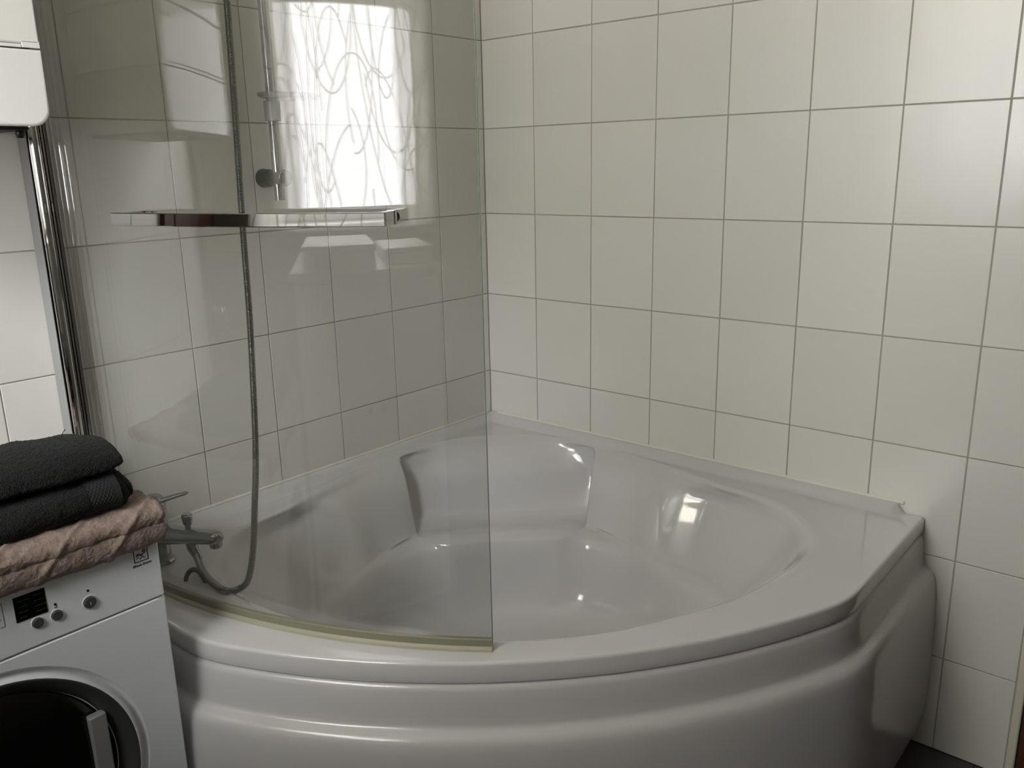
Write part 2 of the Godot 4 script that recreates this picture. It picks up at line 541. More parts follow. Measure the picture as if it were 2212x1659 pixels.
# ------------------------------------------------------------------ bathtub
const LEVELS := [
	# height, then radius from the basin's middle by angle away from the room corner (degrees)
	[0.583, [0, 0.745, 10, 0.735, 18, 0.708, 30, 0.652, 42, 0.618, 55, 0.600, 65, 0.604, 75, 0.640, 84, 0.672, 97, 0.668, 114, 0.585, 131, 0.512, 148, 0.455, 169, 0.430, 180, 0.425]],
	[0.578, [0, 0.736, 10, 0.726, 18, 0.699, 30, 0.644, 42, 0.609, 55, 0.591, 65, 0.594, 75, 0.629, 84, 0.658, 97, 0.650, 114, 0.565, 131, 0.493, 148, 0.440, 169, 0.417, 180, 0.412]],
	[0.562, [0, 0.694, 10, 0.698, 18, 0.698, 24.9, 0.680, 25.9, 0.645, 42, 0.596, 50, 0.583, 57, 0.583, 63, 0.596, 75, 0.630, 84, 0.650, 97, 0.632, 114, 0.542, 131, 0.472, 148, 0.424, 169, 0.403, 180, 0.399]],
	[0.540, [0, 0.664, 10, 0.673, 18, 0.688, 24.9, 0.682, 25.9, 0.620, 42, 0.576, 50, 0.560, 56, 0.574, 63, 0.604, 72, 0.624, 84, 0.644, 97, 0.616, 114, 0.520, 131, 0.452, 148, 0.410, 169, 0.391, 180, 0.387]],
	[0.500, [0, 0.628, 10, 0.638, 18, 0.660, 24.9, 0.677, 25.9, 0.598, 42, 0.551, 50, 0.534, 56, 0.551, 63, 0.584, 72, 0.606, 84, 0.626, 97, 0.588, 114, 0.492, 131, 0.428, 148, 0.389, 169, 0.374, 180, 0.371]],
	[0.430, [0, 0.600, 10, 0.609, 18, 0.630, 24.9, 0.644, 25.9, 0.572, 42, 0.518, 51, 0.497, 57, 0.508, 64, 0.538, 74, 0.560, 84, 0.570, 97, 0.526, 114, 0.444, 131, 0.391, 148, 0.361, 169, 0.349, 180, 0.348]],
	[0.396, [0, 0.584, 10, 0.592, 18, 0.607, 24.9, 0.618, 25.9, 0.556, 42, 0.502, 52, 0.478, 58, 0.482, 65, 0.506, 75, 0.528, 84, 0.536, 97, 0.494, 114, 0.416, 131, 0.370, 148, 0.345, 169, 0.336, 180, 0.334]],
	[0.386, [0, 0.568, 10, 0.574, 18, 0.587, 24.9, 0.594, 26.2, 0.548, 42, 0.496, 53, 0.470, 59, 0.472, 66, 0.488, 75, 0.508, 84, 0.516, 97, 0.480, 114, 0.406, 131, 0.364, 148, 0.341, 169, 0.332, 180, 0.330]],
	[0.381, [0, 0.436, 10, 0.438, 18, 0.447, 23, 0.474, 26, 0.518, 29, 0.530, 42, 0.489, 54, 0.462, 60, 0.462, 68, 0.474, 75, 0.490, 84, 0.498, 97, 0.466, 114, 0.397, 131, 0.358, 148, 0.336, 169, 0.328, 180, 0.326]],
	[0.376, [0, 0.430, 10, 0.432, 18, 0.441, 23, 0.464, 27, 0.505, 31, 0.516, 42, 0.484, 54, 0.456, 60, 0.454, 68, 0.464, 75, 0.478, 84, 0.486, 97, 0.456, 114, 0.390, 131, 0.353, 148, 0.332, 169, 0.324, 180, 0.322]],
	[0.366, [0, 0.426, 10, 0.428, 18, 0.437, 30, 0.486, 42, 0.474, 54, 0.449, 60, 0.446, 68, 0.452, 75, 0.462, 84, 0.470, 97, 0.442, 114, 0.381, 131, 0.347, 148, 0.327, 169, 0.319, 180, 0.317]],
	[0.300, [0, 0.418, 18, 0.427, 30, 0.456, 42, 0.450, 55, 0.431, 70, 0.426, 84, 0.430, 97, 0.406, 114, 0.356, 131, 0.326, 148, 0.307, 180, 0.302]],
	[0.215, [0, 0.398, 18, 0.406, 30, 0.428, 42, 0.426, 60, 0.406, 84, 0.394, 114, 0.332, 148, 0.288, 180, 0.283]],
	[0.172, [0, 0.355, 30, 0.380, 60, 0.362, 84, 0.342, 114, 0.290, 148, 0.253, 180, 0.247]],
	[0.160, [0, 0.270, 60, 0.270, 120, 0.220, 180, 0.190]],
]

func level_radius(tab: Array, d: float) -> float:
	# monotone cubic through the table, flat at both ends (the bath mirrors about its diagonal)
	var n := tab.size() / 2
	var k := 0
	while k < n - 2 and d > tab[(k + 1) * 2]: k += 1
	var x0: float = tab[k * 2]; var x1: float = tab[k * 2 + 2]
	var y0: float = tab[k * 2 + 1]; var y1: float = tab[k * 2 + 3]
	var s := (y1 - y0) / (x1 - x0)
	var m0 := 0.0
	var m1 := 0.0
	if k > 0:
		var s0: float = (y0 - tab[k * 2 - 1]) / (x0 - tab[k * 2 - 2])
		if s0 * s > 0: m0 = 2 * s0 * s / (s0 + s)
	if k < n - 2:
		var s2: float = (tab[k * 2 + 5] - y1) / (tab[k * 2 + 4] - x1)
		if s2 * s > 0: m1 = 2 * s2 * s / (s2 + s)
	var h := x1 - x0
	var t := clampf((d - x0) / h, 0, 1)
	return y0 * (1 + 2 * t) * (1 - t) * (1 - t) + m0 * h * t * (1 - t) * (1 - t) + y1 * t * t * (3 - 2 * t) + m1 * h * t * t * (t - 1)

const TUB_C := Vector2(0.66, 0.66)
const SIDE := 1.335
const ARC := 1.418

# front outline in plan from the right-hand wall round to the left-hand wall
func tub_front(off: float, steps: int) -> Array:
	var e := 0.003
	var z0 := sqrt(ARC * ARC - SIDE * SIDE)
	var raw := [Vector2(SIDE, e)]
	for i in 50: raw.append(Vector2(SIDE, lerpf(e, z0 - 0.055, (i + 1) / 50.0)))
	var a0 := atan2(z0 + 0.05, sqrt(ARC * ARC - (z0 + 0.05) * (z0 + 0.05)))
	# soft corner between straight side and arc
	var p0: Vector2 = raw[-1]
	var p2 := Vector2(cos(a0), sin(a0)) * ARC
	for i in range(1, 8):
		var t := i / 8.0
		var c := Vector2(SIDE, z0 + 0.0)
		raw.append(p0 * (1 - t) * (1 - t) + c * 2 * t * (1 - t) + p2 * t * t)
	var a1 := PI / 2 - a0
	for i in steps + 1:
		var a := lerpf(a0, a1, i / float(steps))
		raw.append(Vector2(cos(a), sin(a)) * ARC)
	var k := raw.size()
	var half := 1 + 50 + 7
	for i in half: raw.append(Vector2(raw[half - 1 - i].y, raw[half - 1 - i].x))
	# offset along outward normals
	var out := []
	for i in raw.size():
		var t: Vector2 = (raw[mini(i + 1, raw.size() - 1)] - raw[maxi(i - 1, 0)]).normalized()
		var nn := Vector2(t.y, -t.x)
		if i == 0: nn = Vector2(1, 0)
		if i == raw.size() - 1: nn = Vector2(0, 1)
		out.append(raw[i] + nn * off)
	return out

func build_tub() -> void:
	var acr := std(Color(0.80, 0.795, 0.79), 0.13)
	acr.clearcoat_enabled = true; acr.clearcoat = 0.75; acr.clearcoat_roughness = 0.04
	var tub := thing("bathtub", "white curved corner bathtub with moulded seat, standing in the tiled corner", "bathtub", Vector3(0.68, 0, 0.68))
	# outline in plan, all round
	var front := tub_front(-0.007, 150)
	var outline := []
	for p in front: outline.append(p)
	var e := 0.003
	for i in range(1, 200): outline.append(Vector2(e, lerpf(SIDE - 0.003, e, i / 200.0)))
	outline.append(Vector2(e, e))
	for i in range(1, 200): outline.append(Vector2(lerpf(e, SIDE - 0.007, i / 200.0), e))
	# resample by angle so basin and rim share their spokes
	var spokes := []
	for p in outline:
		var q: Vector2 = p - TUB_C
		spokes.append([q.angle(), q.length(), p])
	var rows := []
	var corner := (Vector2(-1, -1)).angle()
	# inside of the basin, dense between the levels
	var ring_list := []
	var nl := LEVELS.size()
	for s in spokes:
		var d := rad_to_deg(absf(angle_difference(corner, s[0])))
		var pr := PackedVector2Array()
		for L in LEVELS: pr.append(Vector2(level_radius(L[1], d), L[0]))
		ring_list.append(pr)
	# outward rows: rim from the outer edge in to the basin edge
	for k in 13:
		var t := k / 12.0
		var row := PackedVector3Array()
		for i in spokes.size():
			var s: Array = spokes[i]
			var r: float = lerpf(s[1], ring_list[i][0].x, t)
			var p := TUB_C + Vector2.from_angle(s[0]) * r
			row.append(Vector3(p.x, RIM + upstand(p), p.y))
		rows.append(row)
	var fine := 7
	for li in nl - 1:
		for f in range(1, fine + 1):
			var t := f / float(fine)
			var row := PackedVector3Array()
			for i in spokes.size():
				var pr: PackedVector2Array = ring_list[i]
				var a := pr[maxi(li - 1, 0)]
				var b := pr[li]
				var c := pr[li + 1]
				var d2 := pr[mini(li + 2, nl - 1)]
				if li == 0: a = b + Vector2(0.03, 0.0)
				if li == nl - 2: d2 = c + Vector2(-0.1, 0)
				var q := hermite(a, b, c, d2, t)
				var p := TUB_C + Vector2.from_angle(spokes[i][0]) * q.x
				row.append(Vector3(p.x, q.y + upstand(p), p.y))
			rows.append(row)
	for k in range(1, 7):
		var t := 1.0 - k / 6.0
		var row := PackedVector3Array()
		for i in spokes.size():
			var p = TUB_C + Vector2.from_angle(spokes[i][0]) * (ring_list[i][nl - 1].x * t)
			row.append(Vector3(p.x, 0.16 - 0.004 * (1 - t), p.y))
		rows.append(row)
	var m := MB.new()
	m.grid(rows, true)
	if m.n[m.n.size() - 1].y < 0: m.invert()
	# rounded outer edge and fascia
	var prof := [[-0.007, 0.583], [-0.0035, 0.5825], [-0.001, 0.5805], [0.0, 0.577], [0.0005, 0.566], [0.0005, 0.556], [0.0, 0.547], [-0.002, 0.5435], [-0.012, 0.543]]
	var fr := []
	for q in prof:
		var row := PackedVector3Array()
		for p in tub_front(q[0], 90): row.append(Vector3(p.x, q[1], p.y))
		fr.append(row)
	var f := MB.new()
	f.grid(fr)
	if f.n[f.n.size() / 2].x < 0: f.invert()
	merge(m, f)
	part("shell", m, acr, tub)
	# front panel under the rim
	var ap := [[-0.016, 0.5425], [-0.006, 0.5415], [0.000, 0.537], [0.0035, 0.529], [0.006, 0.510], [0.0085, 0.485], [0.0105, 0.472], [0.0125, 0.4665], [0.017, 0.463], [0.025, 0.459], [0.031, 0.4545], [0.0355, 0.446], [0.0385, 0.432], [0.042, 0.40], [0.0455, 0.34], [0.048, 0.264], [0.0485, 0.18], [0.0475, 0.12], [0.043, 0.07], [0.035, 0.035], [0.024, 0.010], [0.018, 0.001]]
	var prow := []
	for q in ap:
		var row := PackedVector3Array()
		for p in tub_front(q[0], 90): row.append(Vector3(p.x, q[1], p.y))
		prow.append(row)
	var am := MB.new()
	am.grid(prow)
	if am.n[am.n.size() / 2].x < 0: am.invert()
	var pm := std(Color(0.76, 0.755, 0.75), 0.2)
	pm.clearcoat_enabled = true; pm.clearcoat = 0.3; pm.clearcoat_roughness = 0.1
	part("front_panel", am, pm, tub)
	# drain in the floor of the basin
	var dm := MB.new()
	dm.lathe(PackedVector2Array([Vector2(-0.001, 0.034), Vector2(0.002, 0.033), Vector2(0.003, 0.027), Vector2(0.001, 0.022), Vector2(0.004, 0.016), Vector2(0.005, 0.0)]), Vector3(0.56, 0.1575, 0.62), Vector3.UP, 28)
	part("drain", dm, chrome(), tub)

func merge(a: MB, b: MB) -> void:
	var base := a.v.size()
	a.v.append_array(b.v); a.n.append_array(b.n); a.uv.append_array(b.uv)
	for i in b.idx: a.idx.append(base + i)

func hermite(a: Vector2, b: Vector2, c: Vector2, d: Vector2, t: float) -> Vector2:
	var la := maxf(a.distance_to(b), 1e-4)
	var lb := maxf(b.distance_to(c), 1e-4)
	var lc := maxf(c.distance_to(d), 1e-4)
	var m0 := ((b - a) / la * lb + (c - b) / lb * la) / (la + lb) * lb
	var m1 := ((c - b) / lb * lc + (d - c) / lc * lb) / (lb + lc) * lb
	m0 = m0.limit_length(lb * 1.2); m1 = m1.limit_length(lb * 1.2)
	var t2 := t * t
	var t3 := t2 * t
	return b * (2 * t3 - 3 * t2 + 1) + m0 * (t3 - 2 * t2 + t) + c * (-2 * t3 + 3 * t2) + m1 * (t3 - t2)

# the lip that rises against both walls
func upstand(p: Vector2) -> float:
	var a := (1.0 - smoothstep(0.006, 0.034, p.y)) * (1.0 - smoothstep(1.272, 1.293, p.x))
	var b := (1.0 - smoothstep(0.006, 0.034, p.x)) * (1.0 - smoothstep(1.272, 1.293, p.y))
	return 0.0225 * maxf(a, b)

func chrome(rough := 0.06) -> StandardMaterial3D:
	return std(Color(0.80, 0.80, 0.79), rough, 1.0)

# ------------------------------------------------------------------ glass screen
func build_screen() -> void:
	var sc := thing("bath_screen", "bowed clear glass bath screen standing on the bathtub rim, with chrome wall profile", "bath screen", Vector3(0.45, RIM, 1.2))
	var a0 := asin((0.046 - GLASS_C.x) / GLASS_R)
	var a1 := asin((0.918 - GLASS_C.x) / GLASS_R)
	var glass := StandardMaterial3D.new()
	glass.albedo_color = Color(0.30, 0.33, 0.26, 0.09)
	glass.roughness = 0.0
	glass.transparency = BaseMaterial3D.TRANSPARENCY_ALPHA
	var y0 := 0.596
	var y1 := 1.985
	var g := MB.new()
	for s in [0.0, -0.006]:
		var rows := []
		for i in 2:
			var row := PackedVector3Array()
			for j in 65:
				var a := lerpf(a0, a1, j / 64.0)
				var p = GLASS_C + Vector2(sin(a), cos(a)) * (GLASS_R + s)
				row.append(Vector3(p.x, y0 if i == 0 else y1, p.y))
			rows.append(row)
		var q := MB.new(); q.grid(rows)
		var want := 1.0 if s == 0.0 else -1.0
		if q.n[0].z * want < 0: q.invert()
		merge(g, q)
	part("glass_panel", g, glass, sc)
	# ground edges of the sheet
	var em := StandardMaterial3D.new()
	em.albedo_color = Color(0.42, 0.50, 0.44, 1.0); em.roughness = 0.12
	var edge := MB.new()
	for a in [a1]:
		var dirn := Vector2(sin(a), cos(a))
		var tan_ := Vector2(cos(a), -sin(a))
		var q0 := GLASS_C + dirn * (GLASS_R - 0.003) + tan_ * 0.0008
		edge.rbox(Vector3(q0.x, (y0 + y1) / 2, q0.y), Vector3(0.0016, y1 - y0, 0.0062), 0.0006, 1, Basis(Vector3(tan_.x, 0, tan_.y), Vector3.UP, Vector3(dirn.x, 0, dirn.y) * 1.0))
	part("glass_edge", edge, em, sc, "polished vertical edge of the glass")
	# sealing strip along the foot of the glass: a clear channel with a lip that rests on the rim
	var at := PackedVector3Array()
	var xs := PackedVector3Array()
	var ys := PackedVector3Array()
	for j in 65:
		var a := lerpf(a0, a1 + 0.0004, j / 64.0)
		var p := GLASS_C + Vector2(sin(a), cos(a)) * (GLASS_R - 0.003)
		at.append(Vector3(p.x, 0, p.y)); xs.append(Vector3(sin(a), 0, cos(a))); ys.append(Vector3.UP)
	var sm := std(Color(0.50, 0.49, 0.41), 0.35)
	sm.backlight_enabled = true; sm.backlight = Color(0.3, 0.3, 0.2)
	var s1 := MB.new()
	s1.sweep(PackedVector2Array([Vector2(-0.0055, 0.5915), Vector2(0.0055, 0.5915), Vector2(0.005, 0.603), Vector2(0.0032, 0.6045), Vector2(-0.0032, 0.6045), Vector2(-0.005, 0.603)]), at, xs, ys)
	s1.outward()
	var seal := part("bottom_seal", s1, sm, sc, "greenish clear sealing strip")
	var sm2 := std(Color(0.63, 0.62, 0.54), 0.4)
	var s2 := MB.new()
	s2.sweep(PackedVector2Array([Vector2(-0.004, 0.5835), Vector2(0.0105, 0.5835), Vector2(0.009, 0.5875), Vector2(0.0045, 0.5915), Vector2(-0.004, 0.5915)]), at, xs, ys)
	s2.outward()
	part("seal_lip", s2, sm2, seal)
	# wall channel and chrome hinge profile
	var alu := std(Color(0.62, 0.62, 0.61), 0.5, 0.3)
	var ch := chrome(0.05)
	part("wall_channel", span(Vector3(0.0005, 0.6, 1.2815), Vector3(0.0395, 1.995, 1.3164), 0.001), alu, sc, "satin grey wall channel")
	var pf := PackedVector2Array()
	# outline across the profile: x out from the wall, y along the wall
	var base := [Vector2(0.0385, 1.3160), Vector2(0.0405, 1.3160), Vector2(0.0405, 1.3145), Vector2(0.0395, 1.3138), Vector2(0.0395, 1.3128)]
	for p in base: pf.append(p)
	for i in 13:
		var a := PI * i / 12.0
		pf.append(Vector2(0.0395 + sin(a) * 0.0095, 1.3020 + cos(a) * 0.0105))
	for p in [Vector2(0.0400, 1.2905), Vector2(0.0440, 1.2895), Vector2(0.0445, 1.2870), Vector2(0.0410, 1.2862), Vector2(0.0410, 1.2852), Vector2(0.0450, 1.2845), Vector2(0.0450, 1.2815), Vector2(0.0385, 1.2815)]: pf.append(p)
	var hp := MB.new()
	hp.sweep(pf, P([Vector3(0, 0.598, 0), Vector3(0, 1.99, 0)]), P([Vector3.RIGHT, Vector3.RIGHT]), P([Vector3.BACK, Vector3.BACK]))
	hp.outward()
	part("hinge_profile", hp, ch, sc, "fluted chrome hinge profile")
	part("glazing_gasket", span(Vector3(0.0405, 0.6, 1.2795), Vector3(0.0478, 1.985, 1.2815), 0.0005), std(Color(0.03, 0.03, 0.03), 0.6), sc, "thin black gasket")
	# towel bar bowed like the glass, on two stand-offs
	var d := 0.066
	var yb := 1.3143
	var hb := 0.0102
	var b0 := asin((0.372 - GLASS_C.x) / GLASS_R)
	var b1 := asin((0.810 - GLASS_C.x) / GLASS_R)
	at = PackedVector3Array(); xs = PackedVector3Array(); ys = PackedVector3Array()
	for j in 33:
		var a := lerpf(b0 - 0.003, b1 + 0.0035, j / 32.0)
		var p := GLASS_C + Vector2(sin(a), cos(a)) * (GLASS_R + d)
		at.append(Vector3(p.x, yb, p.y)); xs.append(Vector3(sin(a), 0, cos(a))); ys.append(Vector3.UP)
	var tb := MB.new()
	var bev := 0.0012
	tb.sweep(PackedVector2Array([Vector2(0, -hb + bev), Vector2(0, hb - bev), Vector2(-bev, hb), Vector2(-0.010, hb), Vector2(-0.010, -hb), Vector2(-bev, -hb)]), at, xs, ys)
	tb.outward()
	var bar := part("towel_bar", tb, std(Color(0.56, 0.56, 0.555), 0.03, 1.0), sc, "flat bowed chrome towel bar")
	for a in [b0 + 0.0025, b1 - 0.0018]:
		var dirn := Vector2(sin(a), cos(a))
		var tan_ := Vector2(cos(a), -sin(a))
		var bas := Basis(Vector3(tan_.x, 0, tan_.y), Vector3.UP, Vector3(dirn.x, 0, dirn.y))
		var c := GLASS_C + dirn * (GLASS_R + 0.038)
		var leg := MB.new(); leg.rbox(Vector3(c.x, yb, c.y), Vector3(0.013, hb * 2, 0.046), 0.001, 1, bas)
		part("stand_off", leg, chrome(0.08), bar)
		var w := MB.new()
		c = GLASS_C + dirn * (GLASS_R + 0.0125)
		w.rbox(Vector3(c.x, yb, c.y), Vector3(0.0125, hb * 2 - 0.001, 0.005), 0.0006, 1, bas)
		part("gasket", w, std(Color(0.02, 0.02, 0.02), 0.6), bar, "black rubber gasket")
		var ft := MB.new()
		c = GLASS_C + dirn * (GLASS_R + 0.0052)
		ft.rbox(Vector3(c.x, yb, c.y), Vector3(0.0135, hb * 2 + 0.001, 0.0098), 0.0008, 1, bas)
		part("foot", ft, chrome(0.1), bar)
		var nt := MB.new()
		c = GLASS_C + dirn * (GLASS_R - 0.010)
		nt.lathe(PackedVector2Array([Vector2(-0.004, 0.0), Vector2(-0.004, 0.008), Vector2(-0.003, 0.009), Vector2(0.0035, 0.009)]), Vector3(c.x, yb, c.y), Vector3(dirn.x, 0, dirn.y), 20)
		part("back_nut", nt, chrome(0.1), bar)

# ------------------------------------------------------------------ mixer tap and hose
func build_mixer() -> void:
	var ch := std(Color(0.62, 0.63, 0.62), 0.12, 1.0)
	var mx := thing("bath_mixer", "chrome single lever bath mixer tap on the rim behind the washing machine", "tap", Vector3(0.14, RIM, 1.215))
	var ax := Vector3(0.112, 0, -0.069).normalized()
	var c := Vector3(0.14, 0, 1.215)
	var p := MB.new()
	p.lathe(PackedVector2Array([Vector2(0.001, 0.0), Vector2(0.001, 0.027), Vector2(0.006, 0.027), Vector2(0.009, 0.0215), Vector2(0.085, 0.0215), Vector2(0.10, 0.0235), Vector2(0.118, 0.0225), Vector2(0.121, 0.020), Vector2(0.121, 0.0)]), c + Vector3(0, RIM, 0), Vector3.UP, 32)
	p.outward()
	part("pillar", p, ch, mx)
	# spout, flattened and rounded at the tip
	var sp := MB.new()
	var path := PackedVector3Array()
	var rad := PackedFloat32Array()
	for i in 25:
		var t := i / 24.0
		path.append(c + ax * lerpf(0.0, 0.146, t) + Vector3(0, 0.6475 - 0.003 * t, 0))
		var r := lerpf(0.024, 0.0175, smoothstep(0.0, 0.7, t))
		if t > 0.86: r *= sqrt(maxf(0.0, 1.0 - pow((t - 0.86) / 0.142, 2)))
		rad.append(maxf(r, 0.0008))
	sp.tube(path, rad, 24, true, Vector2(1.05, 0.9))
	sp.outward()
	part("spout", sp, ch, mx)
	var ae := MB.new()
	ae.lathe(PackedVector2Array([Vector2(0.0, 0.0), Vector2(0.0, 0.0115), Vector2(0.002, 0.0135), Vector2(0.018, 0.014)]), c + ax * 0.128 + Vector3(0, 0.6235, 0), Vector3.UP, 24)
	part("aerator", ae, ch, mx)
	var kn := MB.new()
	kn.lathe(PackedVector2Array([Vector2(0.0, 0.006), Vector2(0.010, 0.0062), Vector2(0.013, 0.009), Vector2(0.030, 0.0115), Vector2(0.034, 0.0105), Vector2(0.0355, 0.0)]), c + ax * 0.070 + Vector3(0, 0.6605, 0), Vector3.UP, 24)
	part("diverter_knob", kn, ch, mx)
	# cap and lever
	var cp := MB.new()
	cp.lathe(PackedVector2Array([Vector2(0.0, 0.0225), Vector2(0.006, 0.0235), Vector2(0.018, 0.022), Vector2(0.026, 0.015), Vector2(0.029, 0.0)]), c + Vector3(-0.004, RIM + 0.123, 0.0), Vector3(0.12, 1, -0.1), 28)
	part("lever_cap", cp, ch, mx)
	var lv := MB.new()
	var lp := spline([Vector3(0.128, 0.716, 1.218), Vector3(0.150, 0.722, 1.204), Vector3(0.178, 0.733, 1.186), Vector3(0.203, 0.742, 1.170)], 20)
	var lr := PackedFloat32Array()
	for i in 21: lr.append(lerpf(0.0125, 0.0078, i / 20.0) * (1.0 if i < 19 else (0.8 if i == 19 else 0.3)))
	lv.tube(lp, lr, 16, true, Vector2(1.0, 0.5))
	lv.outward()
	part("lever", lv, ch, mx)
	var ho := MB.new()
	ho.tube(P([Vector3(0.2015, 0.632, 1.1768), Vector3(0.204, 0.620, 1.1765), Vector3(0.2075, 0.613, 1.1758), Vector3(0.212, 0.606, 1.175)]), PackedFloat32Array([0.0118, 0.0116, 0.0102, 0.0094]), 20)
	ho.outward()
	part("hose_outlet", ho, ch, mx)
	# small arched fitting low on the rim
	var ar := thing("arched_fitting", "small dark chrome arched fitting on the bathtub rim, below the bath mixer spout", "bracket", Vector3(0.28, 0.55, 1.216))
	var am := MB.new()
	var ap := spline([Vector3(0.262, 0.565, 1.2285), Vector3(0.2625, 0.589, 1.2275), Vector3(0.272, 0.606, 1.220), Vector3(0.286, 0.606, 1.212), Vector3(0.297, 0.589, 1.2065), Vector3(0.304, 0.565, 1.2035)], 30)
	var arr := PackedFloat32Array()
	for i in 31: arr.append(lerpf(0.0042, 0.0062, i / 30.0))
	am.tube(ap, arr, 12)
	am.outward()
	part("arch", am, std(Color(0.34, 0.34, 0.33), 0.25, 0.9), ar)
	for q in [Vector3(0.262, 0.560, 1.2285), Vector3(0.304, 0.560, 1.2035)]:
		var fl := MB.new()
		fl.lathe(PackedVector2Array([Vector2(-0.012, 0.009), Vector2(0.003, 0.009), Vector2(0.005, 0.007), Vector2(0.005, 0.0)]), q, Vector3.UP, 16)
		part("foot", fl, std(Color(0.34, 0.34, 0.33), 0.25, 0.9), ar)

func build_hose() -> void:
	var h := thing("shower_hose", "long ribbed chrome shower hose hanging in a loop behind the glass", "hose", Vector3(0.24, 0.6, 1.0))
	var pts := [Vector3(0.2165, 0.6011, 1.1742), Vector3(0.2527, 0.598, 1.1891), Vector3(0.293, 0.5935, 1.2006), Vector3(0.3428, 0.592, 1.2098), Vector3(0.3731, 0.588, 1.2053), Vector3(0.3520, 0.5680, 1.1690), Vector3(0.3550, 0.5811, 1.1445), Vector3(0.3450, 0.6375, 1.1198), Vector3(0.3200, 0.7084, 1.0923), Vector3(0.2750, 0.8282, 1.0473), Vector3(0.2200, 1.0721, 0.9977), Vector3(0.2000, 1.2637, 0.9798), Vector3(0.200, 1.540, 0.970), Vector3(0.200, 1.713, 0.965), Vector3(0.195, 1.90, 0.955), Vector3(0.17, 2.05, 0.93), Vector3(0.14, 2.10, 0.88)]
	var n := 2400
	var path := spline(pts, n)
	var rad := PackedFloat32Array()
	for i in n + 1:
		rad.append(0.0066 + 0.0006 * (1.0 if i % 4 < 2 else -1.0))
	var m := MB.new()
	m.tube(path, rad, 12)
	m.outward()
	part("ribbed_hose", m, std(Color(0.50, 0.50, 0.49), 0.2, 1.0), h)
	var nut := MB.new()
	nut.lathe(PackedVector2Array([Vector2(-0.004, 0.0), Vector2(-0.004, 0.009), Vector2(0.012, 0.0095), Vector2(0.014, 0.0085), Vector2(0.014, 0.0)]), Vector3(0.2175, 0.6000, 1.1745), Vector3(-0.0285, 0.0255, -0.006), 20)
	nut.outward()
	part("hose_nut", nut, std(Color(0.72, 0.72, 0.71), 0.2, 1.0), h)

# ------------------------------------------------------------------ shower rail
func build_rail() -> void:
	var sr := thing("shower_rail", "chrome vertical shower rail with clear soap dish on the left tiled wall", "shower rail", Vector3(0.06, 1.32, 0.785))
	var ch := std(Color(0.50, 0.50, 0.49), 0.12, 1.0)
	var pole := MB.new()
	pole.tube(P([Vector3(0.062, 1.318, 0.787), Vector3(0.062, 1.70, 0.787), Vector3(0.062, 2.12, 0.787)]), same(0.0105, 3), 24, true, Vector2(1.15, 1.0))
	pole.outward()
	part("pole", pole, ch, sr)
	for y in [1.3685, 2.06]:
		var br := MB.new()
		br.lathe(PackedVector2Array([Vector2(0.0005, 0.0), Vector2(0.0005, 0.0205), Vector2(0.003, 0.022), Vector2(0.034, 0.0195), Vector2(0.036, 0.018), Vector2(0.042, 0.017), Vector2(0.060, 0.017), Vector2(0.075, 0.0165), Vector2(0.075, 0.0)]), Vector3(0, y, 0.787), Vector3.RIGHT, 28)
		br.outward()
		var b := part("bracket", br, std(Color(0.28, 0.29, 0.29), 0.35, 0.6), sr, "dark wall bracket")
		var kb := MB.new()
		kb.lathe(PackedVector2Array([Vector2(0.0, 0.0), Vector2(0.0, 0.018), Vector2(0.003, 0.0192), Vector2(0.014, 0.0185), Vector2(0.017, 0.016), Vector2(0.018, 0.0)]), Vector3(0.075, y, 0.786), Vector3.RIGHT, 28)
		kb.outward()
		part("bracket_knob", kb, ch, b)
	# clear soap dish clipped to the pole
	var cl := MB.new()
	cl.lathe(PackedVector2Array([Vector2(0.0, 0.0), Vector2(0.0, 0.0165), Vector2(0.001, 0.0175), Vector2(0.042, 0.0185), Vector2(0.044, 0.017), Vector2(0.044, 0.0)]), Vector3(0.062, 1.4955, 0.787), Vector3.UP, 24)
	cl.outward()
	var clear := StandardMaterial3D.new()
	clear.albedo_color = Color(0.55, 0.56, 0.57, 0.45); clear.roughness = 0.08
	clear.transparency = BaseMaterial3D.TRANSPARENCY_ALPHA
	var clamp_ := part("dish_clamp", cl, std(Color(0.55, 0.555, 0.56), 0.25), sr, "grey plastic clamp")
	var ds := MB.new()
	var prof := [[0.0, 0.94, -0.004], [0.3, 0.94, -0.004], [0.86, 0.94, -0.004], [0.97, 0.97, 0.001], [1.0, 1.0, 0.008], [0.985, 0.985, 0.0085], [0.95, 0.95, 0.002], [0.84, 0.84, -0.001], [0.3, 0.3, -0.001], [0.0, 0.0, -0.001]]
	var rows := []
	for q in prof:
		var row := PackedVector3Array()
		for k in 40:
			var a := TAU * k / 40
			row.append(Vector3(0.100 + cos(a) * 0.052 * q[0], 1.545 + q[2], 0.787 - 0.022 + sin(a) * 0.078 * q[0]))
		rows.append(row)
	ds.grid(rows, true)
	ds.outward()
	part("soap_dish", ds, clear, sr, "clear plastic oval dish")

# ------------------------------------------------------------------ washing machine
func ringpts(cy: float, cz: float, r: float, x: float, n: int) -> PackedVector3Array:
	var out := PackedVector3Array()
	for k in n:
		var a := TAU * k / n
		out.append(Vector3(x, cy + sin(a) * r, cz + cos(a) * r))
	return out

